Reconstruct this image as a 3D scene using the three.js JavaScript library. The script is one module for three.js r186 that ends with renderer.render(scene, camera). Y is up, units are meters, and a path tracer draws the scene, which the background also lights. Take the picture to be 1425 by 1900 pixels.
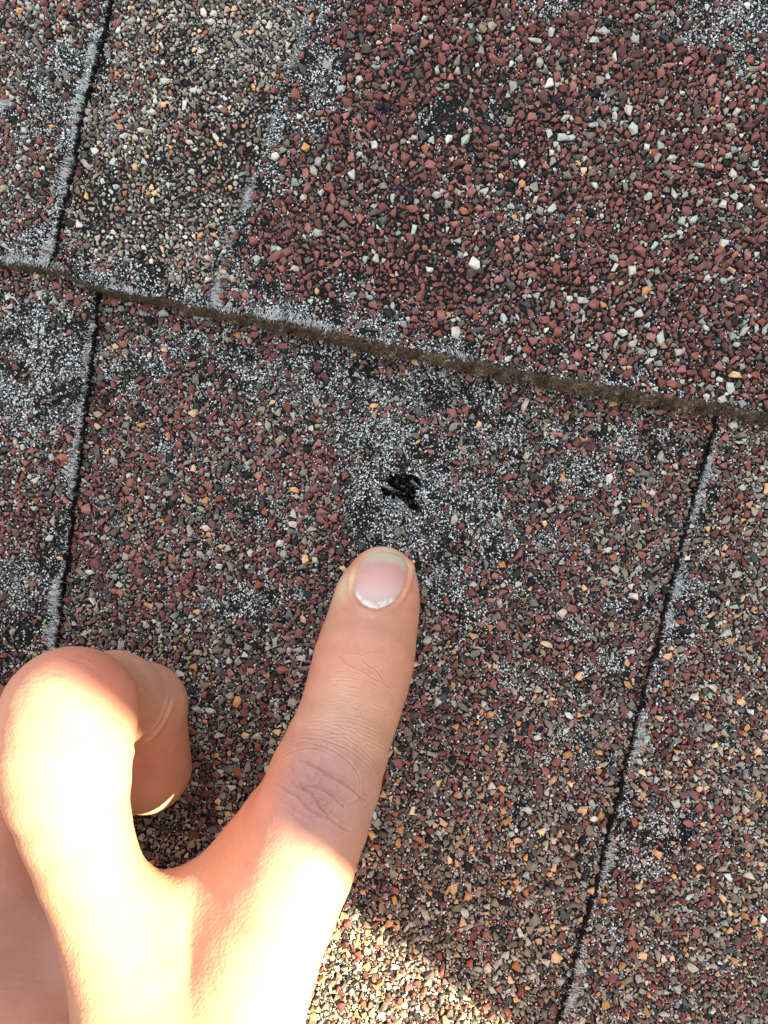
import * as THREE from 'three';
import { ConvexGeometry } from 'three/addons/geometries/ConvexGeometry.js';

/* ---------- frame of the roof: x right, y off the surface, z down the picture; millimetres ---------- */
const CAM_H = 150, PPM = 8.6, CX = 712.5, CY = 950;          // camera height over the shingle, photo pixels per mm at the surface
const PITCH = 32 * Math.PI / 180, SUN_EL = 37 * Math.PI / 180, SUN_X = 0.985, SUN_Z = 0.17;
const SUN_POWER = 5, SKY_POWER = 0.33, EXPOSURE = 6.2;
const SHADE_PX = [700, 1728];                                 // a point that the added stack's shadow edge passes through
const up = new THREE.Vector3(0.2 * Math.sin(PITCH), Math.cos(PITCH), -0.98 * Math.sin(PITCH)).normalize();
const R = new THREE.Quaternion().setFromUnitVectors(up, new THREE.Vector3(0, 1, 0));
const W = (x, y, z) => new THREE.Vector3(x, y, z).multiplyScalar(0.001).applyQuaternion(R);

/* ---------- camera, sky, sun, exposure ---------- */
const scene = new THREE.Scene();
const camera = new THREE.PerspectiveCamera(2 * Math.atan(950 / PPM / CAM_H) * 180 / Math.PI, 0.75, 0.01, 500);
camera.position.copy(W(0, CAM_H, 0));
camera.up.copy(new THREE.Vector3(0, 0, -1).applyQuaternion(R));
camera.lookAt(W(0, 0, 0));
scene.add(camera);
const renderer = new THREE.WebGLRenderer({ antialias: true });
renderer.setSize(768, 1024);
renderer.toneMapping = THREE.LinearToneMapping;
renderer.toneMappingExposure = EXPOSURE;
renderer.shadowMap.enabled = true;
const sunL = new THREE.Vector3(SUN_X, 0, SUN_Z).normalize().multiplyScalar(Math.cos(SUN_EL)); sunL.y = Math.sin(SUN_EL);
const sunDir = sunL.clone().applyQuaternion(R);
{
  const w = 256, h = 128, d = new Float32Array(w * h * 4);
  for (let j = 0; j < h; j++) for (let i = 0; i < w; i++) {
    const el = ((j + 0.5) / h - 0.5) * Math.PI, a = ((i + 0.5) / w - 0.5) * 2 * Math.PI;
    const v = new THREE.Vector3(Math.cos(a) * Math.cos(el), Math.sin(el), Math.sin(a) * Math.cos(el));
    const t = Math.max(0, v.y), hz = Math.pow(1 - t, 3), glow = Math.pow(Math.max(0, v.dot(sunDir)), 6) * 0.35;
    const k = SKY_POWER * (v.y < 0 ? 0.6 : 1), o = (j * w + i) * 4;
    d[o] = k * (0.91 + 0.13 * hz + glow); d[o + 1] = k * (0.96 + 0.10 * hz + glow * 0.9); d[o + 2] = k * (1.02 + 0.05 * hz + glow * 0.75); d[o + 3] = 1;
  }
  const sky = new THREE.DataTexture(d, w, h, THREE.RGBAFormat, THREE.FloatType);
  sky.mapping = THREE.EquirectangularReflectionMapping; sky.magFilter = sky.minFilter = THREE.LinearFilter; sky.needsUpdate = true;
  scene.background = sky; scene.environment = sky;
}
const sun = new THREE.DirectionalLight(new THREE.Color(1, 0.84, 0.55), SUN_POWER);
sun.position.copy(sunDir.clone().multiplyScalar(6)); sun.castShadow = true; sun.shadow.radius = 1; sun.shadow.mapSize.set(4096, 4096);
Object.assign(sun.shadow.camera, { left: -1.5, right: 1.5, top: 1.5, bottom: -1.5, near: 0.1, far: 20 });
scene.add(sun, sun.target);

const T0 = Date.now();
/* ---------- helpers ---------- */
let seed = 20251;
const rnd = () => { seed |= 0; seed = seed + 0x6D2B79F5 | 0; let t = Math.imul(seed ^ seed >>> 15, 1 | seed); t = t + Math.imul(t ^ t >>> 7, 61 | t) ^ t; return ((t ^ t >>> 14) >>> 0) / 4294967296; };
const rr = (a, b) => a + (b - a) * rnd();
const clamp = (x, a = 0, b = 1) => Math.min(b, Math.max(a, x));
const sstep = (a, b, x) => { const t = clamp((x - a) / (b - a)); return t * t * (3 - 2 * t); };
const lerp = (a, b, t) => a + (b - a) * t;
const h2 = (x, y) => { let n = Math.imul(x | 0, 374761393) + Math.imul(y | 0, 668265263) | 0; n = Math.imul(n ^ n >>> 13, 1274126177); return ((n ^ n >>> 16) >>> 0) / 4294967296; };
const vn = (x, y) => { const i = Math.floor(x), j = Math.floor(y), u = x - i, v = y - j, a = u * u * (3 - 2 * u), b = v * v * (3 - 2 * v); return lerp(lerp(h2(i, j), h2(i + 1, j), a), lerp(h2(i, j + 1), h2(i + 1, j + 1), a), b); };
const fbm = (x, y) => (vn(x, y) * 0.5 + vn(x * 2.1 + 17, y * 2.1 + 5) * 0.3 + vn(x * 4.3 + 9, y * 4.3 + 31) * 0.2);
const at = (px, py, h = 0) => [(px - CX) / PPM * (CAM_H - h) / CAM_H, h, (py - CY) / PPM * (CAM_H - h) / CAM_H];
const toPx = (x, y, z) => { const s = PPM * CAM_H / (CAM_H - y); return [CX + x * s, CY + z * s]; };
const names = {};
const numbered = (n) => { const k = names[n] = (names[n] ?? -1) + 1; return k ? n + '_' + String(k).padStart(3, '0') : n; };
function thing(name, label, category, base, group) {
  const o = new THREE.Group(); o.name = numbered(name); o.position.copy(W(...base)); o.quaternion.copy(R);
  o.userData = { label, category }; if (group) o.userData.group = group;
  o.base = base; scene.add(o); return o;
}
const M4 = new THREE.Matrix4();
function part(name, geo, mat, root, parent = root, kind) {           // geo in roof millimetres
  const b = root.base; geo.applyMatrix4(M4.makeTranslation(-b[0], -b[1], -b[2])); geo.scale(0.001, 0.001, 0.001);
  const m = new THREE.Mesh(geo, mat); m.name = name; m.castShadow = m.receiveShadow = true; if (kind) m.userData.kind = kind;
  parent.add(m); return m;
}
function copies(name, geo, mat, list, root, parent = root) {         // list of { p:[mm], q, s:[mm], c }
  const m = new THREE.InstancedMesh(geo, mat, list.length), b = root.base, P = new THREE.Vector3(), S = new THREE.Vector3();
  list.forEach((g, i) => {
    P.set(g.p[0] - b[0], g.p[1] - b[1], g.p[2] - b[2]).multiplyScalar(0.001); S.set(...g.s).multiplyScalar(0.001);
    m.setMatrixAt(i, M4.compose(P, g.q, S)); m.setColorAt(i, g.c);
  });
  m.name = name; m.userData.kind = 'stuff'; m.castShadow = m.receiveShadow = true; parent.add(m); return m;
}
function texture(size, f, srgb) {
  const d = new Uint8Array(size * size * 4);
  for (let j = 0; j < size; j++) for (let i = 0; i < size; i++) { const c = f(i / size, j / size), o = (j * size + i) * 4; for (let k = 0; k < 3; k++) d[o + k] = clamp(Array.isArray(c) ? c[k] : c) * 255; d[o + 3] = 255; }
  const t = new THREE.DataTexture(d, size, size, THREE.RGBAFormat); t.wrapS = t.wrapT = THREE.RepeatWrapping; t.magFilter = THREE.LinearFilter; t.minFilter = THREE.LinearMipmapLinearFilter; t.generateMipmaps = true;
  if (srgb) t.colorSpace = THREE.SRGBColorSpace; t.needsUpdate = true; return t;
}
const tn = (u, v, n, s = 0) => { const x = u * n, y = v * n, i = Math.floor(x), j = Math.floor(y), a0 = x - i, b0 = y - j, a = a0 * a0 * (3 - 2 * a0), b = b0 * b0 * (3 - 2 * b0), g = (p, q) => h2((p % n) + s * 131, (q % n) + s * 57); return lerp(lerp(g(i, j), g(i + 1, j), a), lerp(g(i, j + 1), g(i + 1, j + 1), a), b); };   // tiling noise
const geoFrom = (pos, idx, uv, col) => {
  const g = new THREE.BufferGeometry(); g.setAttribute('position', new THREE.Float32BufferAttribute(pos, 3));
  if (uv) g.setAttribute('uv', new THREE.Float32BufferAttribute(uv, 2)); if (col) g.setAttribute('color', new THREE.Float32BufferAttribute(col, 3));
  if (idx) g.setIndex(idx); g.computeVertexNormals(); return g;
};

/* ---------- materials ---------- */
const asphaltBump = texture(1024, (u, v) => 0.25 * tn(u, v, 24) + 0.3 * tn(u, v, 90, 1) + 0.45 * tn(u, v, 260, 2));
const asphaltMap = texture(1024, (u, v) => {
  const m = tn(u, v, 20, 3) * 0.5 + tn(u, v, 70, 4) * 0.5, s = tn(u, v, 300, 5), k = s > 0.83 ? 0.25 * (s - 0.83) / 0.17 : 0;
  const f = tn(u, v, 150, 6) * tn(u, v, 34, 7); const b = 0.035 + 0.05 * m + k + (f > 0.34 ? (f - 0.34) * 0.5 : 0); return [b, b, b * 1.03];
}, true);
const asphalt = new THREE.MeshPhysicalMaterial({ map: asphaltMap, bumpMap: asphaltBump, bumpScale: 0.0002, roughness: 0.75 }); asphalt.specularIntensity = 0.35;
const stoneMap = texture(256, (u, v) => { const a = tn(u, v, 7, 21), b = tn(u, v, 22, 22), c = tn(u, v, 60, 23); return 0.80 + 0.24 * (a - 0.5) + 0.30 * (b - 0.5) + 0.22 * (c - 0.5) - (b > 0.78 ? 0.25 : 0); });
const stoneLook = { roughness: 0.82, flatShading: true, map: stoneMap, bumpMap: stoneMap, bumpScale: 0.00012 };
const stone = new THREE.MeshPhysicalMaterial({ ...stoneLook, specularIntensity: 0.45 });
const speckMat = new THREE.MeshStandardMaterial({ roughness: 0.6, flatShading: true });
const fibreMat = new THREE.MeshStandardMaterial({ roughness: 0.5 });

/* ---------- outlines of the shingle layers, read off the photograph ---------- */
const H_TAB2 = 6.0, H_BACK2 = 4.3, H_TAB1 = 2.2;
const P2 = (list, h) => list.map(([x, y]) => { const p = at(x, y, h); return [p[0], p[2]]; });
function ragged(line, amp, s) {                                       // subdivide and roughen a line of [x,z]
  const out = [];
  for (let i = 0; i < line.length - 1; i++) {
    const [a, b] = [line[i], line[i + 1]], L = Math.hypot(b[0] - a[0], b[1] - a[1]), n = Math.max(1, Math.round(L / 0.5)), nx = -(b[1] - a[1]) / L, nz = (b[0] - a[0]) / L;
    for (let k = 0; k < n; k++) { const t = k / n, x = lerp(a[0], b[0], t), z = lerp(a[1], b[1], t), q = ((fbm(x * 0.35 + s, z * 0.35) - 0.5) * 2.2 + (vn(x * 1.7 + s, z * 1.7) - 0.5) * 0.7) * amp; out.push([x + nx * q, z + nz * q]); }
  }
  out.push(line[line.length - 1]); return out;
}
const X0 = -108, X1 = 108, Z0 = -136, Z1 = 136;
const buttPx = [[-420, 430], [0, 487], [100, 499], [200, 537], [300, 555], [400, 577], [500, 593], [600, 613], [700, 637], [800, 655], [900, 673], [1000, 695], [1100, 712], [1200, 730], [1300, 744], [1425, 768], [1800, 850]];
const butt = ragged(P2(buttPx, H_TAB2), 0.45, 3), buttB = ragged(P2(buttPx.map(([x, y]) => [x, y + 4]), H_BACK2), 0.45, 3);
const seamA = ragged(P2([[290, -420], [209, -20], [196, 40], [179, 100], [165, 160], [152, 209], [139, 281], [128, 342], [111, 403], [104, 451], [92, 490]], H_TAB2), 0.4, 11);
const seamC = ragged(P2([[660, -420], [578, -20], [560, 60], [541, 110], [520, 170], [492, 260], [471, 320], [450, 375], [434, 430], [408, 500], [386, 572]], H_TAB2), 0.45, 19);
const edgeD = ragged(P2([[215, 330], [178, 570], [171, 630], [165, 690], [156, 760], [146, 860], [137, 920], [131, 980], [117, 1080], [109, 1150], [100, 1210], [75, 1400], [40, 1650], [-10, 2000], [-40, 2350]], H_TAB1), 0.4, 29);
const edgeE = ragged(P2([[1385, 480], [1329, 790], [1320, 830], [1302, 880], [1287, 940], [1267, 1010], [1251, 1080], [1236, 1130], [1221, 1200], [1200, 1270], [1181, 1350], [1164, 1420], [1149, 1480], [1134, 1540], [1119, 1600], [1100, 1680], [1080, 1740], [1064, 1800], [1050, 1860], [1030, 1920], [960, 2350]], H_TAB1), 0.4, 37);
const nearest = (line, x) => { let b = line[0], d = 1e9; for (const p of line) { const e = Math.abs(p[0] - x); if (e < d) { d = e; b = p; } } return b; };
const cutAt = (line, x, keepLeft) => line.filter((p) => keepLeft ? p[0] < x : p[0] > x);
const endA = seamA[seamA.length - 1], endC = seamC[seamC.length - 1];
const polyA = [[X0 - 40, Z0], ...seamA.filter((p) => p[1] > Z0), ...cutAt(butt, endA[0] - 0.3, true).reverse()];
const polyC = [...seamC.filter((p) => p[1] > Z0), ...cutAt(butt, endC[0] + 0.3, false), [X1 + 40, Z0]];
const polyB = [[X0 - 40, Z0 - 1], ...buttB, [X1 + 40, Z0 - 1]];
const polyD = [[X0 - 40, edgeD[0][1]], ...edgeD, [X0 - 40, edgeD[edgeD.length - 1][1]]];
const polyE = [...edgeE, [X1 + 40, edgeE[edgeE.length - 1][1]], [X1 + 40, edgeE[0][1]]];
const bbox = (poly) => poly.reduce((b, p) => [Math.min(b[0], p[0]), Math.min(b[1], p[1]), Math.max(b[2], p[0]), Math.max(b[3], p[1])], [1e9, 1e9, -1e9, -1e9]);
for (const p of [polyA, polyB, polyC, polyD, polyE]) p.box = bbox(p);
function inside(poly, x, z) {
  const b = poly.box; if (x < b[0] || x > b[2] || z < b[1] || z > b[3]) return false;
  let c = false; for (let i = 0, j = poly.length - 1; i < poly.length; j = i++) { const [xi, zi] = poly[i], [xj, zj] = poly[j]; if ((zi > z) !== (zj > z) && x < (xj - xi) * (z - zi) / (zj - zi) + xi) c = !c; } return c;
}
// a quick raster of which layer lies where, half a millimetre a cell
const GS = 0.5, GW = Math.ceil((X1 - X0) / GS), GH = Math.ceil((Z1 - Z0) / GS), layerGrid = new Uint8Array(GW * GH);
for (let j = 0; j < GH; j++) for (let i = 0; i < GW; i++) { const x = X0 + (i + 0.5) * GS, z = Z0 + (j + 0.5) * GS; layerGrid[j * GW + i] = inside(polyA, x, z) ? 1 : inside(polyC, x, z) ? 3 : inside(polyB, x, z) ? 2 : inside(polyD, x, z) ? 4 : inside(polyE, x, z) ? 5 : 0; }
const layerAt = (x, z) => { const i = Math.floor((x - X0) / GS), j = Math.floor((z - Z0) / GS); return i < 0 || j < 0 || i >= GW || j >= GH ? 255 : layerGrid[j * GW + i]; };
const holePoly = [[600, 306], [650, 318], [690, 326], [720, 312], [790, 308], [832, 352], [846, 405], [795, 432], [788, 500], [806, 575], [765, 575], [685, 505], [640, 484], [565, 470], [536, 425], [585, 392]].map(([x, y]) => { const p = at(600 + (700 + (x - 700) * 1.18) / 4.75, 820 + (440 + (y - 440) * 1.18) / 4.75); return [p[0], p[2]]; });
holePoly.box = bbox(holePoly);
const [HX, , HZ] = at(742, 905);
const swell = (x, z, s) => (fbm(x * 0.045 + s, z * 0.045 + s * 2) - 0.5) * 0.9;
function topOf(layer, x, z) {
  if (layer === 1 || layer === 3) return H_TAB2 + swell(x, z, 3) * 0.5;
  if (layer === 2) return H_BACK2 + swell(x, z, 5) * 0.5;
  if (layer === 4 || layer === 5) return H_TAB1 + swell(x, z, 7) * 0.5;
  const d = Math.hypot(x - HX, (z - HZ)); return swell(x, z, 9) - 1.1 * Math.exp(-d * d / 50) - 0.7 * Math.exp(-((x - HX - 1) ** 2 + (z - HZ - 9) ** 2) / 22);
}

/* ---------- the roof below, the ground far beneath ---------- */
{
  const g = new THREE.BoxGeometry(4, 0.03, 4); g.translate(0, -0.025, 0);
  const m = new THREE.Mesh(g, new THREE.MeshStandardMaterial({ color: new THREE.Color(0.06, 0.045, 0.04), roughness: 0.9 })); m.name = 'roof'; m.quaternion.copy(R); m.userData.kind = 'structure'; m.receiveShadow = m.castShadow = true; scene.add(m);
  const gg = new THREE.PlaneGeometry(400, 400); gg.rotateX(-Math.PI / 2); gg.translate(0, -4.5, 0);
  const gm = new THREE.Mesh(gg, new THREE.MeshStandardMaterial({ color: new THREE.Color(0.07, 0.10, 0.04), roughness: 1 })); gm.name = 'ground'; gm.userData.kind = 'structure'; gm.receiveShadow = true; scene.add(gm);
}
/* ---------- an invented chimney, out of view, added to throw shade over the shingles ---------- */
{
  const sh = up.clone().sub(sunL.clone().multiplyScalar(up.y / sunL.y));       // its shade on the roof per metre of height
  const dir = new THREE.Vector3(sh.x, 0, sh.z).normalize(), side = new THREE.Vector3(-dir.z, 0, dir.x);   // side points off the lit side or to it
  const lit = new THREE.Vector3(-1, 0, 1); if (side.dot(lit) < 0) side.negate();
  const g0 = at(...SHADE_PX, 0), corner = new THREE.Vector3(g0[0], 0, g0[2]).addScaledVector(dir, -430);
  const root = new THREE.Group(); root.name = 'added_chimney'; root.userData = { label: 'added stack with crown and flue, unseen beyond the right edge, put there to shade the shingles', category: 'added_chimney' };
  // plan axes: along the courses and up the slope
  const ex = new THREE.Vector3(0.98, 0, 0.2).normalize().applyQuaternion(R), ez = new THREE.Vector3().crossVectors(ex, new THREE.Vector3(0, 1, 0)).normalize().negate();
  const yaw = Math.atan2(-ex.z, ex.x), w = 0.62;
  let best = -1e9, off = null; const sideW = side.clone().applyQuaternion(R);
  const dirW = sunDir.clone(); dirW.y = 0; dirW.normalize(); const perp = new THREE.Vector3(-dirW.z, 0, dirW.x); if (perp.dot(sideW) < 0) perp.negate();
  for (const sx of [-1, 1]) for (const sz of [-1, 1]) { const c = new THREE.Vector3(sx * w / 2, 0, sz * w / 2).applyAxisAngle(new THREE.Vector3(0, 1, 0), yaw); if (c.dot(perp) > best) { best = c.dot(perp); off = c; } }
  const base = corner.clone().multiplyScalar(0.001).applyQuaternion(R).sub(off);
  root.position.copy(base); root.rotation.y = yaw; scene.add(root);
  const bump = texture(512, (u, v) => 0.5 * tn(u, v, 12, 8) + 0.5 * tn(u, v, 120, 9));
  const render = new THREE.MeshStandardMaterial({ color: new THREE.Color(0.42, 0.33, 0.26), bumpMap: bump, bumpScale: 0.004, roughness: 0.95 });
  const add = (name, geo, mat) => { const m = new THREE.Mesh(geo, mat); m.name = name; m.castShadow = m.receiveShadow = true; root.add(m); };
  const st = new THREE.BoxGeometry(w, 1.9, w); st.translate(0, 0.55, 0); add('stack', st, render);
  const cr = new THREE.BoxGeometry(w + 0.12, 0.1, w + 0.12); cr.translate(0, 1.55, 0); add('crown', cr, render);
  const fl = new THREE.CylinderGeometry(0.12, 0.14, 0.3, 24); fl.translate(0, 1.75, 0); add('flue', fl, new THREE.MeshStandardMaterial({ color: new THREE.Color(0.35, 0.14, 0.08), roughness: 0.9 }));
}

/* ---------- shingle sheets ---------- */
function slab(poly, y0, layer, s) {                                  // ragged walls, gently uneven top
  const pos = [], idx = [], uv = [], n = poly.length, rings = 5;
  let area = 0; for (let i = 0; i < n; i++) { const a = poly[i], b = poly[(i + 1) % n]; area += a[0] * b[1] - b[0] * a[1]; }
  const sg = area > 0 ? 1 : -1;
  for (let r = 0; r < rings; r++) for (let i = 0; i < n; i++) {
    const p = poly[i], a = poly[(i + n - 1) % n], b = poly[(i + 1) % n], L = Math.hypot(b[0] - a[0], b[1] - a[1]) || 1, nx = (b[1] - a[1]) / L * sg, nz = -(b[0] - a[0]) / L * sg;
    const t = r / (rings - 1), top = topOf(layer, p[0], p[1]), y = lerp(y0, top, Math.min(1, t * 1.02)), q = (vn(p[0] * 1.3 + r * 7 + s, p[1] * 1.3) - 0.62) * 0.5 - (t === 1 ? 0.18 : 0) - (t < 0.5 ? 0.25 : 0);
    pos.push(p[0] + nx * q, t === 1 ? top : y - (t > 0.7 ? 0.05 : 0), p[1] + nz * q); uv.push((p[0] + y) / 40, (p[1] + y) / 40);
  }
  for (let r = 0; r < rings - 1; r++) for (let i = 0; i < n; i++) { const a = r * n + i, b = r * n + (i + 1) % n, c = a + n, d = b + n; if (sg > 0) idx.push(a, c, b, b, c, d); else idx.push(a, b, c, b, d, c); }
  const ringTop = (rings - 1) * n, pts = []; for (let i = 0; i < n; i++) pts.push(new THREE.Vector2(pos[(ringTop + i) * 3], pos[(ringTop + i) * 3 + 2]));
  // top: the outline plus a lattice of inner points would need a real triangulator; earcut of the outline is even enough here
  const base = pos.length / 3; for (let i = 0; i < n; i++) { const o = (ringTop + i) * 3; pos.push(pos[o], pos[o + 1], pos[o + 2]); uv.push(pos[o] / 40, pos[o + 2] / 40); }
  for (const t of THREE.ShapeUtils.triangulateShape(pts, [])) { const A = pts[t[0]], B = pts[t[1]], C = pts[t[2]], cr = (B.x - A.x) * (C.y - A.y) - (B.y - A.y) * (C.x - A.x); if (cr > 0) idx.push(base + t[0], base + t[2], base + t[1]); else idx.push(base + t[0], base + t[1], base + t[2]); }
  return geoFrom(pos, idx, uv);
}
function backing() {                                                 // lower sheet with the hole pressed through it
  const xs = [], zs = [], span = (lo, hi, c, out) => { let v = lo; while (v < hi) { out.push(v); v += Math.abs(v - c) < 7 ? 0.16 : Math.abs(v - c) < 12 ? 0.5 : 1.6; } out.push(hi); };
  span(X0 - 40, X1 + 40, HX, xs); span(Z0 + 60, Z1 + 10, HZ, zs);
  const pos = [], uv = [], idx = [];
  for (const z of zs) for (const x of xs) {
    let y = topOf(0, x, z);
    if (Math.hypot(x - HX, z - HZ) < 9) { const jx = x + (vn(x * 2.5, z * 2.5) - 0.5) * 0.8, jz = z + (vn(x * 2.5 + 40, z * 2.5) - 0.5) * 0.8; if (inside(holePoly, jx, jz)) y -= 4.4 + vn(x * 3, z * 3); }
    pos.push(x, y, z); uv.push(x / 40, z / 40);
  }
  const w = xs.length; for (let j = 0; j < zs.length - 1; j++) for (let i = 0; i < w - 1; i++) { const a = j * w + i; idx.push(a, a + w, a + 1, a + 1, a + w, a + w + 1); }
  return geoFrom(pos, idx, uv);
}
const lower = thing('roof_shingle', 'weathered red and grey asphalt shingle with a small black hole above the fingertip', 'shingle', [0, -3, 60], undefined);
const upper = thing('roof_shingle', 'red and grey asphalt shingle of the course above, overlapping with a frayed brown edge', 'shingle', [0, 0, -60], undefined);
const pM = part('backing_layer', backing(), asphalt, lower);
const pD = part('tab', slab(polyD, -0.6, 4, 1), asphalt, lower);
const pE = part('tab', slab(polyE, -0.6, 5, 2), asphalt, lower);
const pB = part('backing_layer', slab(polyB, -0.4, 2, 3), asphalt, upper);
const pA = part('tab', slab(polyA, H_BACK2 - 0.8, 1, 4), asphalt, upper);
const pC = part('tab', slab(polyC, H_BACK2 - 0.8, 3, 5), asphalt, upper);
pD.userData.label = 'left tab of the shingle, rubbed bare and speckled white'; pE.userData.label = 'right tab with orange and grey granules';
pA.userData.label = 'upper left tab with a white frayed edge'; pC.userData.label = 'large dark red tab at the upper right';
const layerPart = [pM, pA, pB, pC, pD, pE], layerRoot = [lower, upper, upper, upper, lower, lower];

/* ---------- granules ---------- */
// bare patches as [px, py, rx, ry, strength]; read off the photograph
const bareSpots = [
  [590, 150, 48, 75, 1.1], [600, 40, 26, 60, .7], [520, 215, 26, 60, .6], [462, 410, 20, 60, .6], [545, 245, 40, 50, .7], [505, 330, 28, 50, .8], [440, 470, 22, 60, .6], [825, 230, 48, 34, .95], [905, 215, 30, 30, .7], [1030, 235, 26, 16, .7], [1340, 30, 105, 50, 1.1], [1400, 80, 50, 45, 1], [1030, 15, 70, 28, .8], [945, 65, 30, 35, .5], [880, 330, 26, 18, .5], [835, 320, 22, 24, .6], [655, 255, 22, 28, .6], [960, 410, 26, 26, .5], [1015, 345, 24, 18, .6],
  [560, 575, 110, 34, 1.1], [700, 600, 60, 38, .7], [470, 545, 60, 32, .8], [625, 520, 70, 30, .6], [830, 640, 70, 22, .8], [905, 600, 30, 24, .6], [1170, 700, 60, 18, .7], [1330, 455, 26, 22, .5], [1260, 400, 20, 20, .4], [760, 330, 20, 26, .4], [1300, 170, 30, 40, .45],
  [150, 110, 42, 55, .9], [70, 170, 55, 40, .8], [120, 230, 30, 60, .7], [45, 70, 30, 22, .3], [55, 445, 60, 34, .8], [120, 330, 18, 60, .6], [30, 240, 40, 40, .5], [20, 330, 30, 30, .3],
  [340, 130, 30, 24, .6], [295, 290, 26, 22, .5], [230, 80, 24, 20, .5], [310, 370, 20, 18, .35], [240, 470, 30, 22, .5], [250, 520, 80, 22, .8], [350, 555, 60, 20, .8], [150, 490, 30, 24, .6],
  [70, 680, 90, 100, 1.15], [130, 600, 60, 40, .5], [40, 800, 60, 40, .5], [90, 870, 40, 60, .25], [60, 1080, 75, 75, .85], [110, 1000, 30, 60, .5], [40, 1170, 60, 50, .7],
  [250, 690, 60, 70, .75], [350, 640, 90, 40, .8], [470, 690, 90, 60, .8], [600, 700, 100, 60, .85], [760, 720, 110, 50, .85], [690, 780, 80, 50, .75], [580, 790, 60, 30, .5], [880, 730, 70, 40, .7], [910, 800, 60, 60, .85], [1030, 800, 60, 40, .7], [1150, 830, 70, 40, .7], [1230, 830, 40, 40, .6], [1080, 880, 70, 40, .75], [1000, 720, 50, 24, .4], [300, 830, 35, 28, .7], [380, 750, 50, 40, .5], [430, 870, 26, 20, .4],
  [742, 900, 88, 82, 1.3], [730, 985, 70, 50, 1.2], [800, 1000, 60, 50, 1], [690, 830, 60, 50, .9], [790, 840, 70, 40, .7], [870, 930, 60, 45, 1], [910, 1000, 50, 40, .8], [830, 1080, 45, 55, .9], [860, 1150, 50, 45, .6], [930, 880, 40, 40, .6],
  [480, 970, 60, 26, .85], [430, 1000, 30, 22, .5], [430, 1120, 90, 36, .8], [540, 1110, 40, 40, .5], [350, 1080, 40, 24, .3], [970, 1080, 40, 30, .35], [1160, 1120, 60, 26, .75], [1010, 1010, 36, 20, .6], [960, 1250, 60, 40, .6], [1040, 1160, 40, 24, .5], [920, 1330, 36, 30, .5], [1060, 1280, 50, 22, .6], [1120, 1230, 60, 40, .6], [1080, 1380, 60, 36, .6], [960, 1500, 24, 24, .6], [980, 1530, 30, 18, .6], [830, 1400, 40, 40, .3], [1200, 960, 40, 30, .4], [350, 1300, 40, 40, .35], [310, 1550, 30, 40, .3], [1050, 1780, 30, 30, .5], [890, 1650, 24, 20, .3],
  [1280, 1105, 55, 36, 1], [1265, 1180, 30, 24, .6], [1310, 930, 30, 50, .7], [1215, 1550, 75, 48, 1], [1180, 1610, 50, 36, .6], [1230, 1420, 30, 24, .4], [1160, 1500, 26, 30, .6], [1400, 1150, 30, 24, .3], [1130, 1730, 30, 40, .5], [1370, 1720, 40, 24, .3], [1160, 1880, 50, 26, .4], [1230, 1270, 26, 40, .4],
];
const bareGrid = {};                                                  // spots by 100-pixel cell
bareSpots.forEach((b) => { for (let j = Math.floor((b[1] - b[3] * 1.8) / 100); j <= Math.floor((b[1] + b[3] * 1.8) / 100); j++) for (let i = Math.floor((b[0] - b[2] * 1.8) / 100); i <= Math.floor((b[0] + b[2] * 1.8) / 100); i++) (bareGrid[i + '_' + j] ??= []).push(b); });
const tall = [0, H_TAB2, H_BACK2, H_TAB2, H_TAB1, H_TAB1], overEdge = (layer, x, z) => { const n = layerAt(x, z); return n === 255 || (n !== layer && tall[n] < tall[layer]); };
const baseBare = [0.10, 0.14, 0.04, 0.03, 0.12, 0.05];
function bareness(layer, x, z, px, py) {
  let s = 0; const wx = px + (fbm(x * 0.16, z * 0.16) - 0.5) * 70, wy = py + (fbm(x * 0.16 + 50, z * 0.16 + 9) - 0.5) * 70;
  for (const b of bareGrid[Math.floor(px / 100) + '_' + Math.floor(py / 100)] ?? []) { const u = (wx - b[0]) / b[2], v = (wy - b[1]) / b[3], d = u * u + v * v; if (d < 3.2) s = Math.max(s, b[4] * Math.exp(-d * 0.75)); }
  const n = fbm(x * 0.22 + 7, z * 0.22 + 3), f = fbm(x * 0.62 + 70, z * 0.62 + 33);
  s += (n - 0.5) * 0.55 + (f - 0.5) * 0.75 + baseBare[layer];
  let e = 0; for (const [d, k] of [[0.9, 0.5], [2, 0.3], [3.4, 0.14]]) if (overEdge(layer, x + d, z) || overEdge(layer, x - d, z) || overEdge(layer, x, z + d)) { e = k; break; }
  s += e * (0.5 + fbm(x * 0.3 + 44, z * 0.3 + 21));
  return sstep(0.22, 0.64, s);
}
const C = (hex, k = 1) => new THREE.Color(hex).multiplyScalar(k);
const pal = {
  red: ['#7c4d48', '#6d413d', '#8a5852', '#63403c', '#7a4640', '#5b3d3a', '#92625a', '#84504a'],
  rust: ['#93594a', '#8a5244', '#9c6450'],
  grey: ['#8e857b', '#7d746b', '#a3998d', '#695f58', '#978c80', '#867d74', '#b3aca0', '#c4beb3', '#736b60', '#b9b2a4', '#5c564f'],
  tan: ['#a08f7c', '#94836f', '#8a7766'],
  orange: ['#dfb184', '#d6a26c', '#e4bf96', '#cc9462', '#dcb28c'],
  pale: ['#bcc5b8', '#ced2c8', '#a9b6ac', '#d6d6cc', '#b3bbb0'],
  slate: ['#5b5e5f', '#4b4e50', '#6b6f6f'], black: ['#2c2b2d', '#353334'],
};
for (const k in pal) pal[k] = pal[k].map((h) => C(h));
pal.red.forEach((c) => c.lerp(new THREE.Color(0.17, 0.13, 0.12), 0.14).multiplyScalar(1.22));
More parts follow.
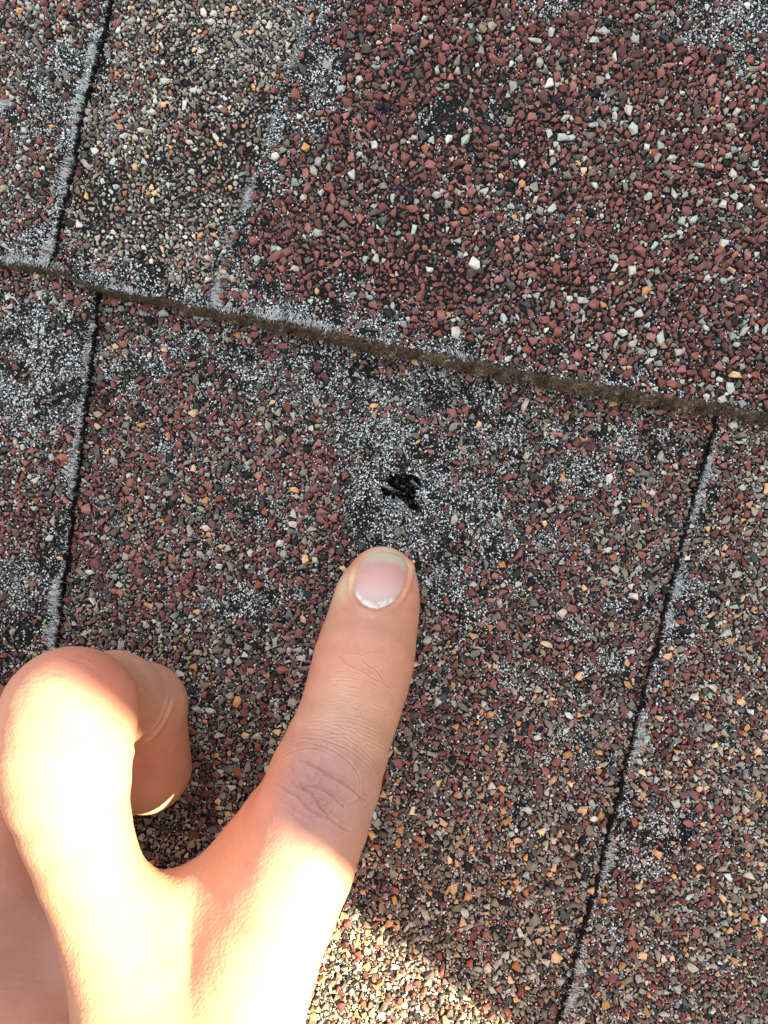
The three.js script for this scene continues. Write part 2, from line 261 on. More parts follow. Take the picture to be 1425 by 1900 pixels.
const mixes = [                                                       // red, rust, grey, tan, orange, pale, slate, black
  (px, py) => { const t = sstep(800, 1700, py), o = sstep(950, 1700, py); return [lerp(0.56, 0.24, t), 0.04, lerp(0.24, 0.42, t), lerp(0.05, 0.14, t), lerp(0.012, 0.10, o), 0.012, 0.03, 0.05]; },
  () => [0.44, 0.04, 0.33, 0.04, 0.02, 0.07, 0.04, 0.02], () => [0.11, 0.02, 0.66, 0.10, 0.06, 0.02, 0.05, 0.02],
  (px, py) => { const p = lerp(0.02, 0.085, sstep(500, 1200, px) * 0.6 + sstep(100, 500, py) * 0.4); return [0.80, 0.035, 0.09, 0.01, 0.008, p, 0.02, 0.02]; },
  (px, py) => [0.50, 0.04, 0.33, 0.05, 0.015, 0.03, 0.03, 0.02],
  (px, py) => { const o = sstep(900, 1700, py); return [lerp(0.38, 0.32, o), 0.06, 0.34, 0.12, lerp(0.06, 0.105, o), 0.04, 0.03, 0.02]; },
];
const kinds = ['red', 'rust', 'grey', 'tan', 'orange', 'pale', 'slate', 'black'];
function pickKind(layer, px, py, x, z) {
  const w = mixes[layer](px, py).slice(); const n = fbm(x * 0.11 + 90, z * 0.11 + 60); w[0] *= lerp(0.5, 1.5, sstep(0.35, 0.65, n)); w[2] *= lerp(1.4, 0.7, sstep(0.35, 0.65, n));
  let s = 0; for (const a of w) s += a; let t = rnd() * s; for (let i = 0; i < w.length; i++) { t -= w[i]; if (t <= 0) return kinds[i]; } return 'red';
}
const shapes = [];
for (let k = 0; k < 14; k++) {                                        // crushed-rock chips
  const pts = [], n = 8 + k % 5; for (let i = 0; i < n; i++) { const y = 1 - 2 * (i + 0.5) / n, a = i * 2.39996 + rr(-0.7, 0.7), r = Math.sqrt(1 - y * y), q = rr(0.72, 1.12); pts.push(new THREE.Vector3(Math.cos(a) * r * q, clamp(y * q * 1.3, -0.85, 0.62), Math.sin(a) * r * q)); }
  const g = new ConvexGeometry(pts); g.computeVertexNormals(); const q = g.attributes.position, uv = []; for (let i = 0; i < q.count; i++) uv.push(q.getX(i) * 0.28 + q.getY(i) * 0.13 + k * 0.37, q.getZ(i) * 0.28 + q.getY(i) * 0.17 + k * 0.19); g.setAttribute('uv', new THREE.Float32BufferAttribute(uv, 2)); shapes.push(g);
}
const speckShapes = [0, 1, 2].map((k) => { const pts = []; for (let i = 0; i < 7; i++) { const y = 1 - 2 * (i + 0.5) / 7, a = i * 2.4 + rr(-0.8, 0.8), r = Math.sqrt(1 - y * y); pts.push(new THREE.Vector3(Math.cos(a) * r * rr(.7, 1.2), y, Math.sin(a) * r * rr(.7, 1.2))); } const g = new ConvexGeometry(pts); g.computeVertexNormals(); return g; });
const CELL = 1.5, HW = Math.ceil((X1 - X0) / CELL), HH = Math.ceil((Z1 - Z0) / CELL), cells = Array.from({ length: HW * HH }, () => []);
function fits(x, z, r, k) {
  const ci = Math.floor((x - X0) / CELL), cj = Math.floor((z - Z0) / CELL);
  for (let j = Math.max(0, cj - 2); j <= Math.min(HH - 1, cj + 2); j++) for (let i = Math.max(0, ci - 2); i <= Math.min(HW - 1, ci + 2); i++) for (const g of cells[j * HW + i]) { const d = (g.r + r) * k, dx = g.x - x, dz = g.z - z; if (dx * dx + dz * dz < d * d) return false; }
  return true;
}
const granules = [], E3 = new THREE.Euler();
const sizeOf = [[1, 1], [1, .92], [1, .78], [1, 1.06], [1, .9], [1, .92]];
function scatter(tries, r0, r1, k) {
  for (let t = 0; t < tries; t++) {
    const x = rr(X0, X1), z = rr(Z0, Z1), layer = layerAt(x, z), y = topOf(layer, x, z), [px, py] = toPx(x, y, z), r = lerp(r0, r1, rnd() ** 1.5) * sizeOf[layer][1];
    if (layer === 0 && inside(holePoly, x, z)) continue;
    // not over an edge of its own layer
    const e = r * 0.55; if (overEdge(layer, x + e, z) || overEdge(layer, x - e, z) || overEdge(layer, x, z + e) || overEdge(layer, x, z - e)) continue;
    if (!fits(x, z, r, k)) continue;
    const b = bareness(layer, x, z, px, py); if (rnd() < b * (0.968 + 0.027 * Math.exp(-((x - HX) ** 2 + (z - HZ) ** 2) / 140))) continue;
    const kind = r < 0.47 && rnd() < (layer === 3 ? 0.04 : 0.15) ? 'pale' : r > 0.7 && rnd() < 0.02 && layer !== 3 ? 'orange' : pickKind(layer, px, py, x, z), list = pal[kind], c = list[Math.floor(rnd() * list.length)].clone().multiplyScalar(rr(0.74, 1.5)); if (layer === 2) c.multiplyScalar(1.2); c.r *= rr(0.95, 1.06); c.b *= rr(0.94, 1.06);
    const g = { x, z, r, layer, kind, c, s: [r * rr(0.85, 1.35), r * rr(0.6, 0.9), r * rr(0.75, 1.05)] };
    if (rnd() < 0.06) { g.s[0] *= 1.4; g.s[2] *= 0.75; }
    g.p = [x, y + g.s[1] * rr(0.1, 0.5), z]; g.q = new THREE.Quaternion().setFromEuler(E3.set(rr(-0.35, 0.35), rr(0, 6.283), rr(-0.35, 0.35), 'YXZ'));
    granules.push(g); cells[Math.floor((z - Z0) / CELL) * HW + Math.floor((x - X0) / CELL)].push(g);
  }
}
scatter(42000, 0.74, 1.24, 0.80); scatter(190000, 0.50, 0.78, 0.75); scatter(300000, 0.26, 0.47, 0.74);
// loose grit at the bottom of the hole
for (let i = 0; i < 260; i++) { const x = HX + rr(-5, 5), z = HZ + rr(-5, 5); if (!inside(holePoly, x, z)) continue; const r = rr(0.2, 0.45); granules.push({ x, z, r, layer: 0, kind: 'black', c: pal[rnd() < 0.6 ? 'black' : 'tan'][0].clone().multiplyScalar(rr(.2, .8)), s: [r, r * .8, r], p: [x, -4.2 + rr(-.6, 2.6), z], q: new THREE.Quaternion().setFromEuler(E3.set(rr(0, 3), rr(0, 6), rr(0, 3))) }); }
{
  // the granules that show largest are pieces of their own; the rest is a mass for each layer
  const show = (g) => { const [px, py] = toPx(...g.p); return px > -5 && px < 1430 && py > -5 && py < 1905 && !(py > 1230 && px < 700); };
  const mats = {};
  for (const root of [lower, upper]) {
    const own = granules.filter((g) => layerRoot[g.layer] === root && show(g)).sort((a, b) => b.s[0] * b.s[2] * (b.kind === 'pale' || b.kind === 'orange' ? 1.7 : 1) - a.s[0] * a.s[2] * (a.kind === 'pale' || a.kind === 'orange' ? 1.7 : 1)).slice(0, 300);
    own.forEach((g, i) => {
      g.own = true; const key = '#' + g.c.getHexString(); const mat = mats[key] ??= new THREE.MeshPhysicalMaterial({ ...stoneLook, specularIntensity: 0.45, color: g.c.clone() });
      const m = new THREE.Mesh(shapes[i % shapes.length], mat), b = root.base; m.name = 'granule'; m.position.set(g.p[0] - b[0], g.p[1] - b[1], g.p[2] - b[2]).multiplyScalar(0.001); m.quaternion.copy(g.q); m.scale.set(...g.s).multiplyScalar(0.001); m.castShadow = m.receiveShadow = true; layerPart[g.layer].add(m);
    });
  }
  for (let L = 0; L < 6; L++) { const list = granules.filter((g) => g.layer === L && !g.own); for (let k = 0; k < shapes.length; k++) { const sub = list.filter((g, i) => i % shapes.length === k); if (sub.length) copies('granules', shapes[k], stone, sub, layerRoot[L], layerPart[L]); } }
}
/* ---------- pale mineral specks in the bitumen ---------- */
{
  const specks = [[], [], [], [], [], []];
  for (let t = 0; t < 800000; t++) {
    const x = rr(X0, X1), z = rr(Z0, Z1), layer = layerAt(x, z), y = topOf(layer, x, z); if (layer === 0 && inside(holePoly, x, z)) continue;
    const e = 0.25; if (overEdge(layer, x + e, z) || overEdge(layer, x - e, z) || overEdge(layer, x, z + e) || overEdge(layer, x, z - e)) continue;
    const [px, py] = toPx(x, y, z), b = bareness(layer, x, z, px, py), n = fbm(x * 0.3 + 11, z * 0.3 + 77);
    if (rnd() > lerp(layer === 3 ? 0.3 : 0.6, lerp(0.2, 1.0, sstep(0.32, 0.55, n)), b)) continue;
    const r = 0.06 + 0.22 * rnd() ** 2.5; let ok = true; const ci = Math.floor((x - X0) / CELL), cj = Math.floor((z - Z0) / CELL);
    for (let j = Math.max(0, cj - 1); ok && j <= Math.min(HH - 1, cj + 1); j++) for (let i = Math.max(0, ci - 1); i <= Math.min(HW - 1, ci + 1); i++) for (const g of cells[j * HW + i]) { const dx = g.x - x, dz = g.z - z, d = g.r * 0.8; if (dx * dx + dz * dz < d * d) { ok = false; break; } }
    if (!ok) continue;
    const w = rnd(), k = w < 0.5 ? rr(0.55, 0.9) : w < 0.78 ? rr(0.25, 0.5) : rr(0.08, 0.25), c = new THREE.Color(k * 0.97, k, k * 1.01);
    specks[layer].push({ p: [x, y + r * 0.25, z], s: [r * rr(.8, 1.4), r * .7, r * rr(.8, 1.3)], q: new THREE.Quaternion().setFromEuler(E3.set(rr(-.5, .5), rr(0, 6.28), rr(-.5, .5))), c });
  }
  specks.forEach((list, L) => { for (let k = 0; k < 3; k++) copies('mineral_specks', speckShapes[k], speckMat, list.filter((s, i) => i % 3 === k), layerRoot[L], layerPart[L]); });
}
/* ---------- frayed glass fibres and the brown matted dirt on the lower edge ---------- */
const hairs = [0.05, 0.25, 0.5].map((bend) => {                       // one unit long along x, curved
  const pos = [], idx = [], n = 6; for (let i = 0; i <= n; i++) { const t = i / n, r = (1 - 0.6 * t), y = bend * t * (1 - t) * 1.2, z = bend * 0.5 * t * t; for (let k = 0; k < 3; k++) { const a = k * 2.094; pos.push(t, y + Math.cos(a) * 0.02 * r, z + Math.sin(a) * 0.02 * r); } }
  for (let i = 0; i < n; i++) for (let k = 0; k < 3; k++) { const a = i * 3 + k, b = i * 3 + (k + 1) % 3; idx.push(a, b, a + 3, b, b + 3, a + 3); } return geoFrom(pos, idx);
});
const fibres = { 0: [], 1: [], 2: [], 3: [], 4: [], 5: [] }, brown = [];
const VX = new THREE.Vector3(1, 0, 0), VD = new THREE.Vector3();
function hair(list, x, y, z, ang, elev, len, thick, c) {
  VD.set(Math.cos(ang) * Math.cos(elev), Math.sin(elev), Math.sin(ang) * Math.cos(elev)); const q = new THREE.Quaternion().setFromUnitVectors(VX, VD); q.multiply(new THREE.Quaternion().setFromAxisAngle(VX, rr(0, 6.28)));
  list.push({ p: [x, y, z], q, s: [len, thick * 50, thick * 50], c });
}
function fringe(line, layer, side, density, tufts) {                  // side: +1 / -1 picks the outward normal
  for (let i = 1; i < line.length - 1; i++) {
    const [x, z] = line[i], a = line[i - 1], b = line[i + 1], out = Math.atan2((b[0] - a[0]) * side, -(b[1] - a[1]) * side), y = topOf(layer, x, z), [px, py] = toPx(x, y, z);
    if (px < -200 || px > 1600 || py < -200 || py > 2050) continue;
    let k = density * (0.15 + 2.2 * sstep(0.4, 0.7, fbm(x * 0.25 + 3, z * 0.25)));
    let tuft = 0; for (const [tx, ty, r, s] of tufts) { const d = Math.hypot(px - tx, py - ty) / r; tuft = Math.max(tuft, s * Math.exp(-d * d)); }
    const n = Math.floor(k + tuft * 11 + rnd());
    for (let j = 0; j < n; j++) {
      const back = rr(0.1, 1.1) + tuft * rr(0, 2.2), len = Math.max(0.4, back + rr(-0.6, 0.25)) * rr(0.8, 1.25), w = rr(0.5, 0.95), g = rnd() < 0.15 ? 0.5 : 1, lean = (fbm(x * 0.5 + 20, z * 0.5 + 8) - 0.5) * 2.4;
      hair(fibres[layer], x - Math.cos(out) * back + rr(-.3, .3), y + (rnd() < 0.2 ? rr(-0.9, 0) : rr(0.05, 0.75)), z - Math.sin(out) * back + rr(-.3, .3), out + lean + rr(-0.4, 0.4), rr(-0.2, 0.22), len, rr(0.022, 0.052), new THREE.Color(w * .94 * g, w * g, w * 1.03 * g));
    }
  }
}
fringe(seamA.filter((p) => p[1] > Z0), 1, -1, 2.6, [[150, 155, 28, 1], [140, 190, 30, 1], [118, 318, 30, 1.1], [95, 470, 28, 1.1], [175, 100, 40, .6], [125, 260, 30, .5]]);
fringe(seamC.filter((p) => p[1] > Z0), 3, 1, 2.8, [[455, 360, 26, .8], [400, 515, 30, 1.1], [395, 560, 26, 1], [500, 240, 30, .5], [540, 110, 30, .4]]);
fringe(edgeD, 4, -1, 2.0, [[170, 640, 40, .5], [148, 850, 50, .8], [150, 760, 30, .5], [112, 1110, 40, .9], [104, 1180, 30, 1]]);
fringe(edgeE, 5, 1, 1.8, [[1310, 880, 40, .6], [1250, 1090, 26, 1], [1235, 1150, 24, .8], [1180, 1370, 34, 1.1], [1125, 1590, 40, .8], [1070, 1820, 60, 1.1], [1290, 930, 50, .4]]);
fringe(butt, 3, 1, 0.6, [[520, 585, 50, 1.2], [580, 600, 50, .9], [850, 650, 26, .8], [430, 570, 26, .5], [640, 615, 30, .4]].map((t) => t));
fringe(butt.filter((p) => toPx(p[0], H_TAB2, p[1])[0] < 390), 1, 1, 1.0, [[30, 485, 30, 1], [80, 492, 26, .8], [230, 545, 40, .5]]);
// loose fibres across the hole and a tuft at the left edge
{
  const w = () => { const k = rr(0.55, 0.9); return new THREE.Color(k * .92, k, k * 1.04); };
  const strand = (x0, y0, x1, y1, n, j) => { for (let i = 0; i < n; i++) { const a = at(600 + (x0 + rr(-j, j)) / 4.75, 820 + (y0 + rr(-j, j)) / 4.75), b = at(600 + (x1 + rr(-j, j)) / 4.75, 820 + (y1 + rr(-j, j)) / 4.75); hair(fibres[0], a[0], topOf(0, a[0], a[2]) + rr(0.1, .35), a[2], Math.atan2(b[2] - a[2], b[0] - a[0]), rr(-.03, .1), Math.hypot(b[0] - a[0], b[2] - a[2]) * rr(.6, 1.05), rr(.012, .024), w()); } };
  strand(530, 375, 640, 430, 10, 26); strand(545, 490, 620, 560, 6, 14); strand(650, 500, 780, 620, 7, 40); strand(690, 580, 840, 680, 12, 44); strand(600, 520, 700, 560, 8, 40); strand(780, 330, 880, 420, 5, 20); strand(740, 960, 800, 1040, 12, 22);
  for (let i = 0; i < 46; i++) { const a = at(rr(-8, 6), rr(186, 206), H_TAB2); hair(fibres[1], a[0], H_TAB2 + rr(0, .4), a[2], rr(-.35, .3), rr(0, .3), rr(1.4, 3.2), rr(.024, .045), w()); }
  for (const [px, py] of [[395, 1140], [980, 1050], [900, 1560], [1130, 1360]]) for (let i = 0; i < 12; i++) { const a = at(px + rr(-20, 20), py + rr(-14, 14)); hair(fibres[0], a[0], rr(.3, .9), a[2], rr(0, 6.28), rr(-.1, .3), rr(.8, 2.2), .016, w()); }
}
for (const L in fibres) for (let k = 0; k < 3; k++) { const l = fibres[L].filter((f, i) => i % 3 === k); if (l.length) copies('glass_fibres', hairs[k], fibreMat, l, layerRoot[L], layerPart[L]); }
{
  const dirt = [], lp = [], li = [], lc = [], NP = 11, line = butt.filter((p) => { const q = toPx(p[0], H_TAB2, p[1])[0]; return q > -260 && q < 1690; });
  const prof = [[-0.4, -0.15], [-0.1, 0.05], [0.25, -0.1], [0.5, -0.7], [0.72, -1.5], [0.9, -2.4], [1.0, -3.2], [0.98, -3.9], [0.8, -4.5], [0.4, -4.9], [-0.1, -5.0]];
  const lip = (i, u) => { const p = line[i], a = line[Math.max(0, i - 4)], b = line[Math.min(line.length - 1, i + 4)], L = Math.hypot(b[0] - a[0], b[1] - a[1]), px = toPx(p[0], H_TAB2, p[1])[0], k = sstep(150, 900, px), w = lerp(0.3, 1.5, k) * (0.55 + 0.9 * fbm(p[0] * 0.3, 4)); const f = u * (NP - 1), j = Math.min(NP - 2, Math.floor(f)), t = f - j, o = lerp(prof[j][0], prof[j + 1][0], t) * w + (fbm(p[0] * 1.4 + u * 9, p[1] * 1.4) - 0.5) * 1.7 * u, y = topOf(3, p[0], p[1]) + lerp(prof[j][1], prof[j + 1][1], t) + (vn(p[0] * 2.2 + 8, u * 14) - 0.5) * 0.8 + (fbm(p[0] * 0.8 + 8, u * 5) - 0.5) * 1.2 * u; return { x: p[0] - (b[1] - a[1]) / L * o, y, z: p[1] + (b[0] - a[0]) / L * o, out: Math.atan2((b[0] - a[0]), -(b[1] - a[1])), k }; };
  line.forEach((p, i) => { for (let j = 0; j < NP; j++) { const q = lip(i, j / (NP - 1)); lp.push(q.x, q.y, q.z); const g = (0.3 + 0.9 * vn(q.x * 2.6, q.z * 2.6 + j)) * (0.5 + vn(q.x * 0.6, q.z * 0.6 + 3)), d = j < 2 ? 0.5 : 1; lc.push(.075 * g * d + .01, .052 * g * d + .01, .031 * g * d + .01); if (i && j) { const A = i * NP + j; li.push(A - NP - 1, A - 1, A, A - NP - 1, A, A - NP); } } });
  part('matted_edge', geoFrom(lp, li, null, lc), new THREE.MeshStandardMaterial({ vertexColors: true, roughness: 0.95, side: THREE.DoubleSide }), upper, pB);
  for (let i = 0; i < line.length; i++) for (let j = 0; j < 40; j++) {
    const q = lip(i, 0.1 + rnd() * 0.75), g = rr(0.2, 1.25) * (0.45 + vn(q.x * 0.6, q.z * 0.6 + 3)), pale = rnd() < 0.12; if (rnd() > 0.12 + 0.88 * q.k) continue;
    if (rnd() < 0.22) { const r = rr(0.12, 0.42); dirt.push({ p: [q.x, q.y + r * .3, q.z], s: [r, r * .8, r], q: new THREE.Quaternion().setFromEuler(E3.set(rr(0, 3), rr(0, 6), rr(0, 3))), c: rnd() < 0.35 ? new THREE.Color(.17 * g, .085 * g, .065 * g) : rnd() < 0.3 ? new THREE.Color(.34 * g, .31 * g, .26 * g) : new THREE.Color(.13 * g, .095 * g, .06 * g) }); continue; }
    hair(brown, q.x + rr(-.3, .3), q.y + rr(0, 0.3), q.z + rr(-.3, .3), q.out + rr(-1.9, 1.9), rr(-0.6, 0.35), rr(0.3, 0.9) * (pale ? 2 : 1), rr(.012, .03), pale ? new THREE.Color(.55 * g, .45 * g, .3 * g) : new THREE.Color(.23 * g, .165 * g, .10 * g));
  }
  for (let k = 0; k < 3; k++) copies('matted_dirt', hairs[k], new THREE.MeshStandardMaterial({ roughness: 0.9 }), brown.filter((b, i) => i % 3 === k), upper, pB);
  copies('dirt_crumbs', shapes[3], stone, dirt, upper, pB);
}
console.log('before hand', (Date.now() - T0) / 1000);
/* ---------- the hand ---------- */
const V = (px, py, h, half) => { const p = at(px, py, h); return { x: p[0], y: p[1], z: p[2], r: half / PPM * (CAM_H - h) / CAM_H }; };
const J = (x, y, z, r) => ({ x, y, z, r });
const index = [V(709, 1079, 8, 64), V(700, 1112, 10.5, 79), V(688, 1169, 14.5, 85), V(673, 1232, 21, 93), V(656, 1296, 26.5, 91), V(640, 1345, 30, 91), V(603, 1445, 37.5, 104), V(546, 1600, 43.5, 112), V(480, 1760, 50, 116), J(-24, 58, 80, 10.5)];
const midProx = [V(126, 1322, 45, 112), V(121, 1400, 47.5, 118), V(138, 1520, 50, 98), V(196, 1700, 54, 86), J(-29.5, 59, 74, 9)];
const midMid = [V(136, 1318, 42, 98), V(205, 1297, 25, 84), V(262, 1311, 15, 79)];
const midDist = [V(262, 1318, 14, 79), V(276, 1428, 10, 77)];
const ringF = [J(-74, 34, 35, 8.6), J(-67, 32, 54, 9), J(-60, 28, 76, 10.5)], ringM = [J(-74, 33, 35, 8.4), J(-80, 16, 40, 7.6)], ringD = [J(-80, 16, 40, 7.6), J(-74, 9, 54, 7)];
const pinkF = [J(-92, 24, 48, 7.6), J(-85, 24, 62, 8), J(-77, 24, 79, 9)], pinkM = [J(-92, 24, 48, 7.4), J(-94, 10, 54, 6.4)], pinkD = [J(-94, 10, 54, 6.4), J(-86, 7, 66, 6)];
const thumb = [J(-34, 44, 124, 13), J(-30, 34, 104, 11), J(-24, 24, 80, 9.5), J(-12.5, 22.5, 55, 9)];
const palm = [[J(-24, 57, 80, 10.5), J(-38, 58, 140, 13)], [J(-29.5, 59, 74, 9), J(-38, 60, 140, 14)], [J(-60, 28, 76, 10.5), J(-54, 50, 142, 12)], [J(-77, 24, 79, 9), J(-58, 50, 140, 12)], [J(-34, 42, 86, 9), J(-44, 45, 130, 14)], [J(-56, 32, 86, 9), J(-52, 44, 130, 14)], [J(-42, 56, 140, 15), J(-40, 64, 185, 16)], [J(-55, 54, 140, 14), J(-54, 62, 185, 16)], [J(-40, 64, 185, 16.5), J(-38, 78, 265, 21)], [J(-54, 62, 185, 16.5), J(-54, 76, 265, 21)]];
const web = [[V(486, 1500, 36, 22), V(386, 1664, 45, 56)], [V(280, 1706, 49, 74), V(425, 1690, 46, 66)], [J(-52, 30, 74, 7), J(-39, 42, 72, 7)]];
const cap = (p, a, b) => { const dx = b.x - a.x, dy = b.y - a.y, dz = b.z - a.z, t = clamp(((p[0] - a.x) * dx + (p[1] - a.y) * dy + (p[2] - a.z) * dz) / (dx * dx + dy * dy + dz * dz)); return Math.hypot(p[0] - a.x - dx * t, p[1] - a.y - dy * t, p[2] - a.z - dz * t) - (a.r + (b.r - a.r) * t); };
const smin = (a, b, k) => { const h = Math.max(k - Math.abs(a - b), 0) / k; return Math.min(a, b) - h * h * k * 0.25; };
const chain = (p, l, k) => {
  const b = l.box ??= l.reduce((m, j) => [Math.min(m[0], j.x - j.r), Math.min(m[1], j.y - j.r), Math.min(m[2], j.z - j.r), Math.max(m[3], j.x + j.r), Math.max(m[4], j.y + j.r), Math.max(m[5], j.z + j.r)], [1e9, 1e9, 1e9, -1e9, -1e9, -1e9]);
  const e = Math.hypot(Math.max(b[0] - p[0], 0, p[0] - b[3]), Math.max(b[1] - p[1], 0, p[1] - b[4]), Math.max(b[2] - p[2], 0, p[2] - b[5])); if (e > 9) return e;
  let d = 1e9; for (let i = 0; i < l.length - 1; i++) d = smin(d, cap(p, l[i], l[i + 1]), k); return d; };
const smooth = (l, n) => { const q = (f) => { const c = new THREE.CatmullRomCurve3(l.map((j) => new THREE.Vector3(...f(j)))), o = []; for (let i = 0; i <= (l.length - 1) * n; i++) o.push(c.getPoint(i / ((l.length - 1) * n))); return o; }, a = q((j) => [j.x, j.y, j.z]), b = q((j) => [j.r, 0, 0]); return a.map((v, i) => J(v.x, v.y, v.z, b[i].x)); };
const indexS = smooth(index, 2), midS = smooth(midProx, 2);
function sdf(p) {
  let pal_ = 1e9; if (p[2] < 48 || p[1] < -2) pal_ = 60; else for (const [a, b] of palm) pal_ = smin(pal_, cap(p, a, b), 9);
  let wb = 1e9; for (const [a, b] of web) wb = smin(wb, cap(p, a, b), 4);
  const ix = chain(p, indexS, 0.5), mp = chain(p, midS, 0.5), mm = chain(p, midMid, 1.5), md = chain(p, midDist, 1);
  const rf = chain(p, ringF, 1.2), rm = chain(p, ringM, 1), rd = chain(p, ringD, 1), pf = chain(p, pinkF, 1), pm = chain(p, pinkM, 1), pd = chain(p, pinkD, 1);
  const mid = smin(smin(mp, mm, 5), smin(mm, md, 2.2), 0.5), rg = smin(smin(rf, rm, 5), smin(rm, rd, 2), 0.5), pk = smin(smin(pf, pm, 5), smin(pm, pd, 2), .5);
  const body = smin(pal_, wb, 8);
  let d = smin(smin(body, ix, 6), smin(body, mid, 6), 0.6); d = smin(d, smin(body, rg, 6), 0.8); d = smin(d, smin(body, pk, 5), 0.8);
  return smin(d, smin(pal_, chain(p, thumb, 2), 6), 0.8);
}
const surfY = (x, z, from = 70) => { let y = from; for (let i = 0; i < 90; i++) { const d = sdf([x, y, z]); if (d < 0.004) break; y -= Math.max(d * 0.8, 0.002); if (y < 0) break; } return y; };
function onSkin(px, py) { let t = 0.40; for (let i = 0; i < 120; i++) { const h = CAM_H * (1 - t), d = sdf(at(px, py, h)); if (d < 0.004) break; t += Math.max(d * 0.7, 0.002) / CAM_H / 1.25; if (t > 1) break; } return at(px, py, CAM_H * (1 - t)); }
const zB = (x, y) => onSkin(430 + x / 3.3333, 1330 + y / 3.3333), z2 = (x, y) => onSkin(560 + x / 4.75, 980 + y / 4.75);
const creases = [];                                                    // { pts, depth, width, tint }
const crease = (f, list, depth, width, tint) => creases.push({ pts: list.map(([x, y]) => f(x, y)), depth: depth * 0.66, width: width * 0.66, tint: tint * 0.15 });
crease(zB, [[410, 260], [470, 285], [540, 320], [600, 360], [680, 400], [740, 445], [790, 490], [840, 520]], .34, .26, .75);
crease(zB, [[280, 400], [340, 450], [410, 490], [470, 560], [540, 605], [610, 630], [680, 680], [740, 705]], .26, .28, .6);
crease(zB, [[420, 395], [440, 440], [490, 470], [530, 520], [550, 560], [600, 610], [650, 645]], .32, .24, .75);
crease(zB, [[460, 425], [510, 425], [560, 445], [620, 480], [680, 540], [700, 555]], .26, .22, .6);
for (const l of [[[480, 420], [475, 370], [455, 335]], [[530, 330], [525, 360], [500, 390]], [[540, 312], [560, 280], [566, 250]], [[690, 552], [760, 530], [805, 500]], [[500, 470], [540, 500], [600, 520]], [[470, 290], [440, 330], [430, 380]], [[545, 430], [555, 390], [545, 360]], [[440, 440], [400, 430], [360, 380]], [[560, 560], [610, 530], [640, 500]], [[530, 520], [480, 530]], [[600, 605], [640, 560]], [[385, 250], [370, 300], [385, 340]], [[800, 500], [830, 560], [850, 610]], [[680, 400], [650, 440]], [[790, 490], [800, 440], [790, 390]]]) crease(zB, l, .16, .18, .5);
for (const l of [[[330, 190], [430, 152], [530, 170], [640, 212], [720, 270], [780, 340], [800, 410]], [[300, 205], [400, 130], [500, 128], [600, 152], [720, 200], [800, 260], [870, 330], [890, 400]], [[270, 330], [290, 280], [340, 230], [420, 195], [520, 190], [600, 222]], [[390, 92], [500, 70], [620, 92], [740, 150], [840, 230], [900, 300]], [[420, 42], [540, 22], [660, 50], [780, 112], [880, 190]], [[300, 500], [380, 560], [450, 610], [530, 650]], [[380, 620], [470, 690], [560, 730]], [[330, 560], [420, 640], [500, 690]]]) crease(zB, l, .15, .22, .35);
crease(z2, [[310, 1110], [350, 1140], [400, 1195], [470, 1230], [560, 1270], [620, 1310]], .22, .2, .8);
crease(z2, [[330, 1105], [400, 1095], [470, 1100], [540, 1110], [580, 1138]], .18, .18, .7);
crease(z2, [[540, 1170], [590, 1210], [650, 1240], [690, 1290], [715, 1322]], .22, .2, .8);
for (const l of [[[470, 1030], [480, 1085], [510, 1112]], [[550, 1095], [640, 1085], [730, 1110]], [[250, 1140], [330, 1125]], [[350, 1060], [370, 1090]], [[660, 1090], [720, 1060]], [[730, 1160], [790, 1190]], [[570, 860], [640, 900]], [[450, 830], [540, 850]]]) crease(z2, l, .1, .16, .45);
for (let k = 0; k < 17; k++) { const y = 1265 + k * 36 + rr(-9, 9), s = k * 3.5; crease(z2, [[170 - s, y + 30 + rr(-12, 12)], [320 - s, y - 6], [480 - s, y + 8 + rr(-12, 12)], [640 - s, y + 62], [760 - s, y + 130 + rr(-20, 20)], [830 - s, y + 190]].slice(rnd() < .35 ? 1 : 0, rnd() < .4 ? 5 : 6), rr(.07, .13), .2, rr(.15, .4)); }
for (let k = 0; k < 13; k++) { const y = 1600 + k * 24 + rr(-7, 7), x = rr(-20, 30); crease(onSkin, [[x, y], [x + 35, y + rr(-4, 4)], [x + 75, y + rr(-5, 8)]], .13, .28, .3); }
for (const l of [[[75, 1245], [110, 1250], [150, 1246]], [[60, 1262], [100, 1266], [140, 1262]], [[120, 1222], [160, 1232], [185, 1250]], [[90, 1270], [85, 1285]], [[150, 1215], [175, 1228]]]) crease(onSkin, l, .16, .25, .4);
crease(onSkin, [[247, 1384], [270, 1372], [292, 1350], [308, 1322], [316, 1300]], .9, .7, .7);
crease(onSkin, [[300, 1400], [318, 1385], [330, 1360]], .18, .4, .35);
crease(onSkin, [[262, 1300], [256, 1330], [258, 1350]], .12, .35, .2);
const nailPx = [[712, 1021], [690, 1026], [674, 1037], [666, 1050], [661, 1066], [657, 1084], [656, 1097], [661, 1109], [672, 1121], [686, 1128], [699, 1130.5], [714, 1127], [729, 1119], [742, 1104], [750, 1088], [756, 1070], [758, 1052], [751, 1036], [735, 1025]];
const nailPts = nailPx.map(([x, y]) => onSkin(x, y)), nailXZ = nailPts.map((p) => [p[0], p[2]]); nailXZ.box = bbox(nailXZ);
const segD = (x, z, a, b) => { const dx = b[0] - a[0], dz = b[1] - a[1], t = clamp(((x - a[0]) * dx + (z - a[1]) * dz) / (dx * dx + dz * dz)); return Math.hypot(x - a[0] - dx * t, z - a[1] - dz * t); };
const nailDist = (x, z) => { let d = 1e9; for (let i = 0; i < nailXZ.length; i++) d = Math.min(d, segD(x, z, nailXZ[i], nailXZ[(i + 1) % nailXZ.length])); return inside(nailXZ, x, z) ? -d : d; };
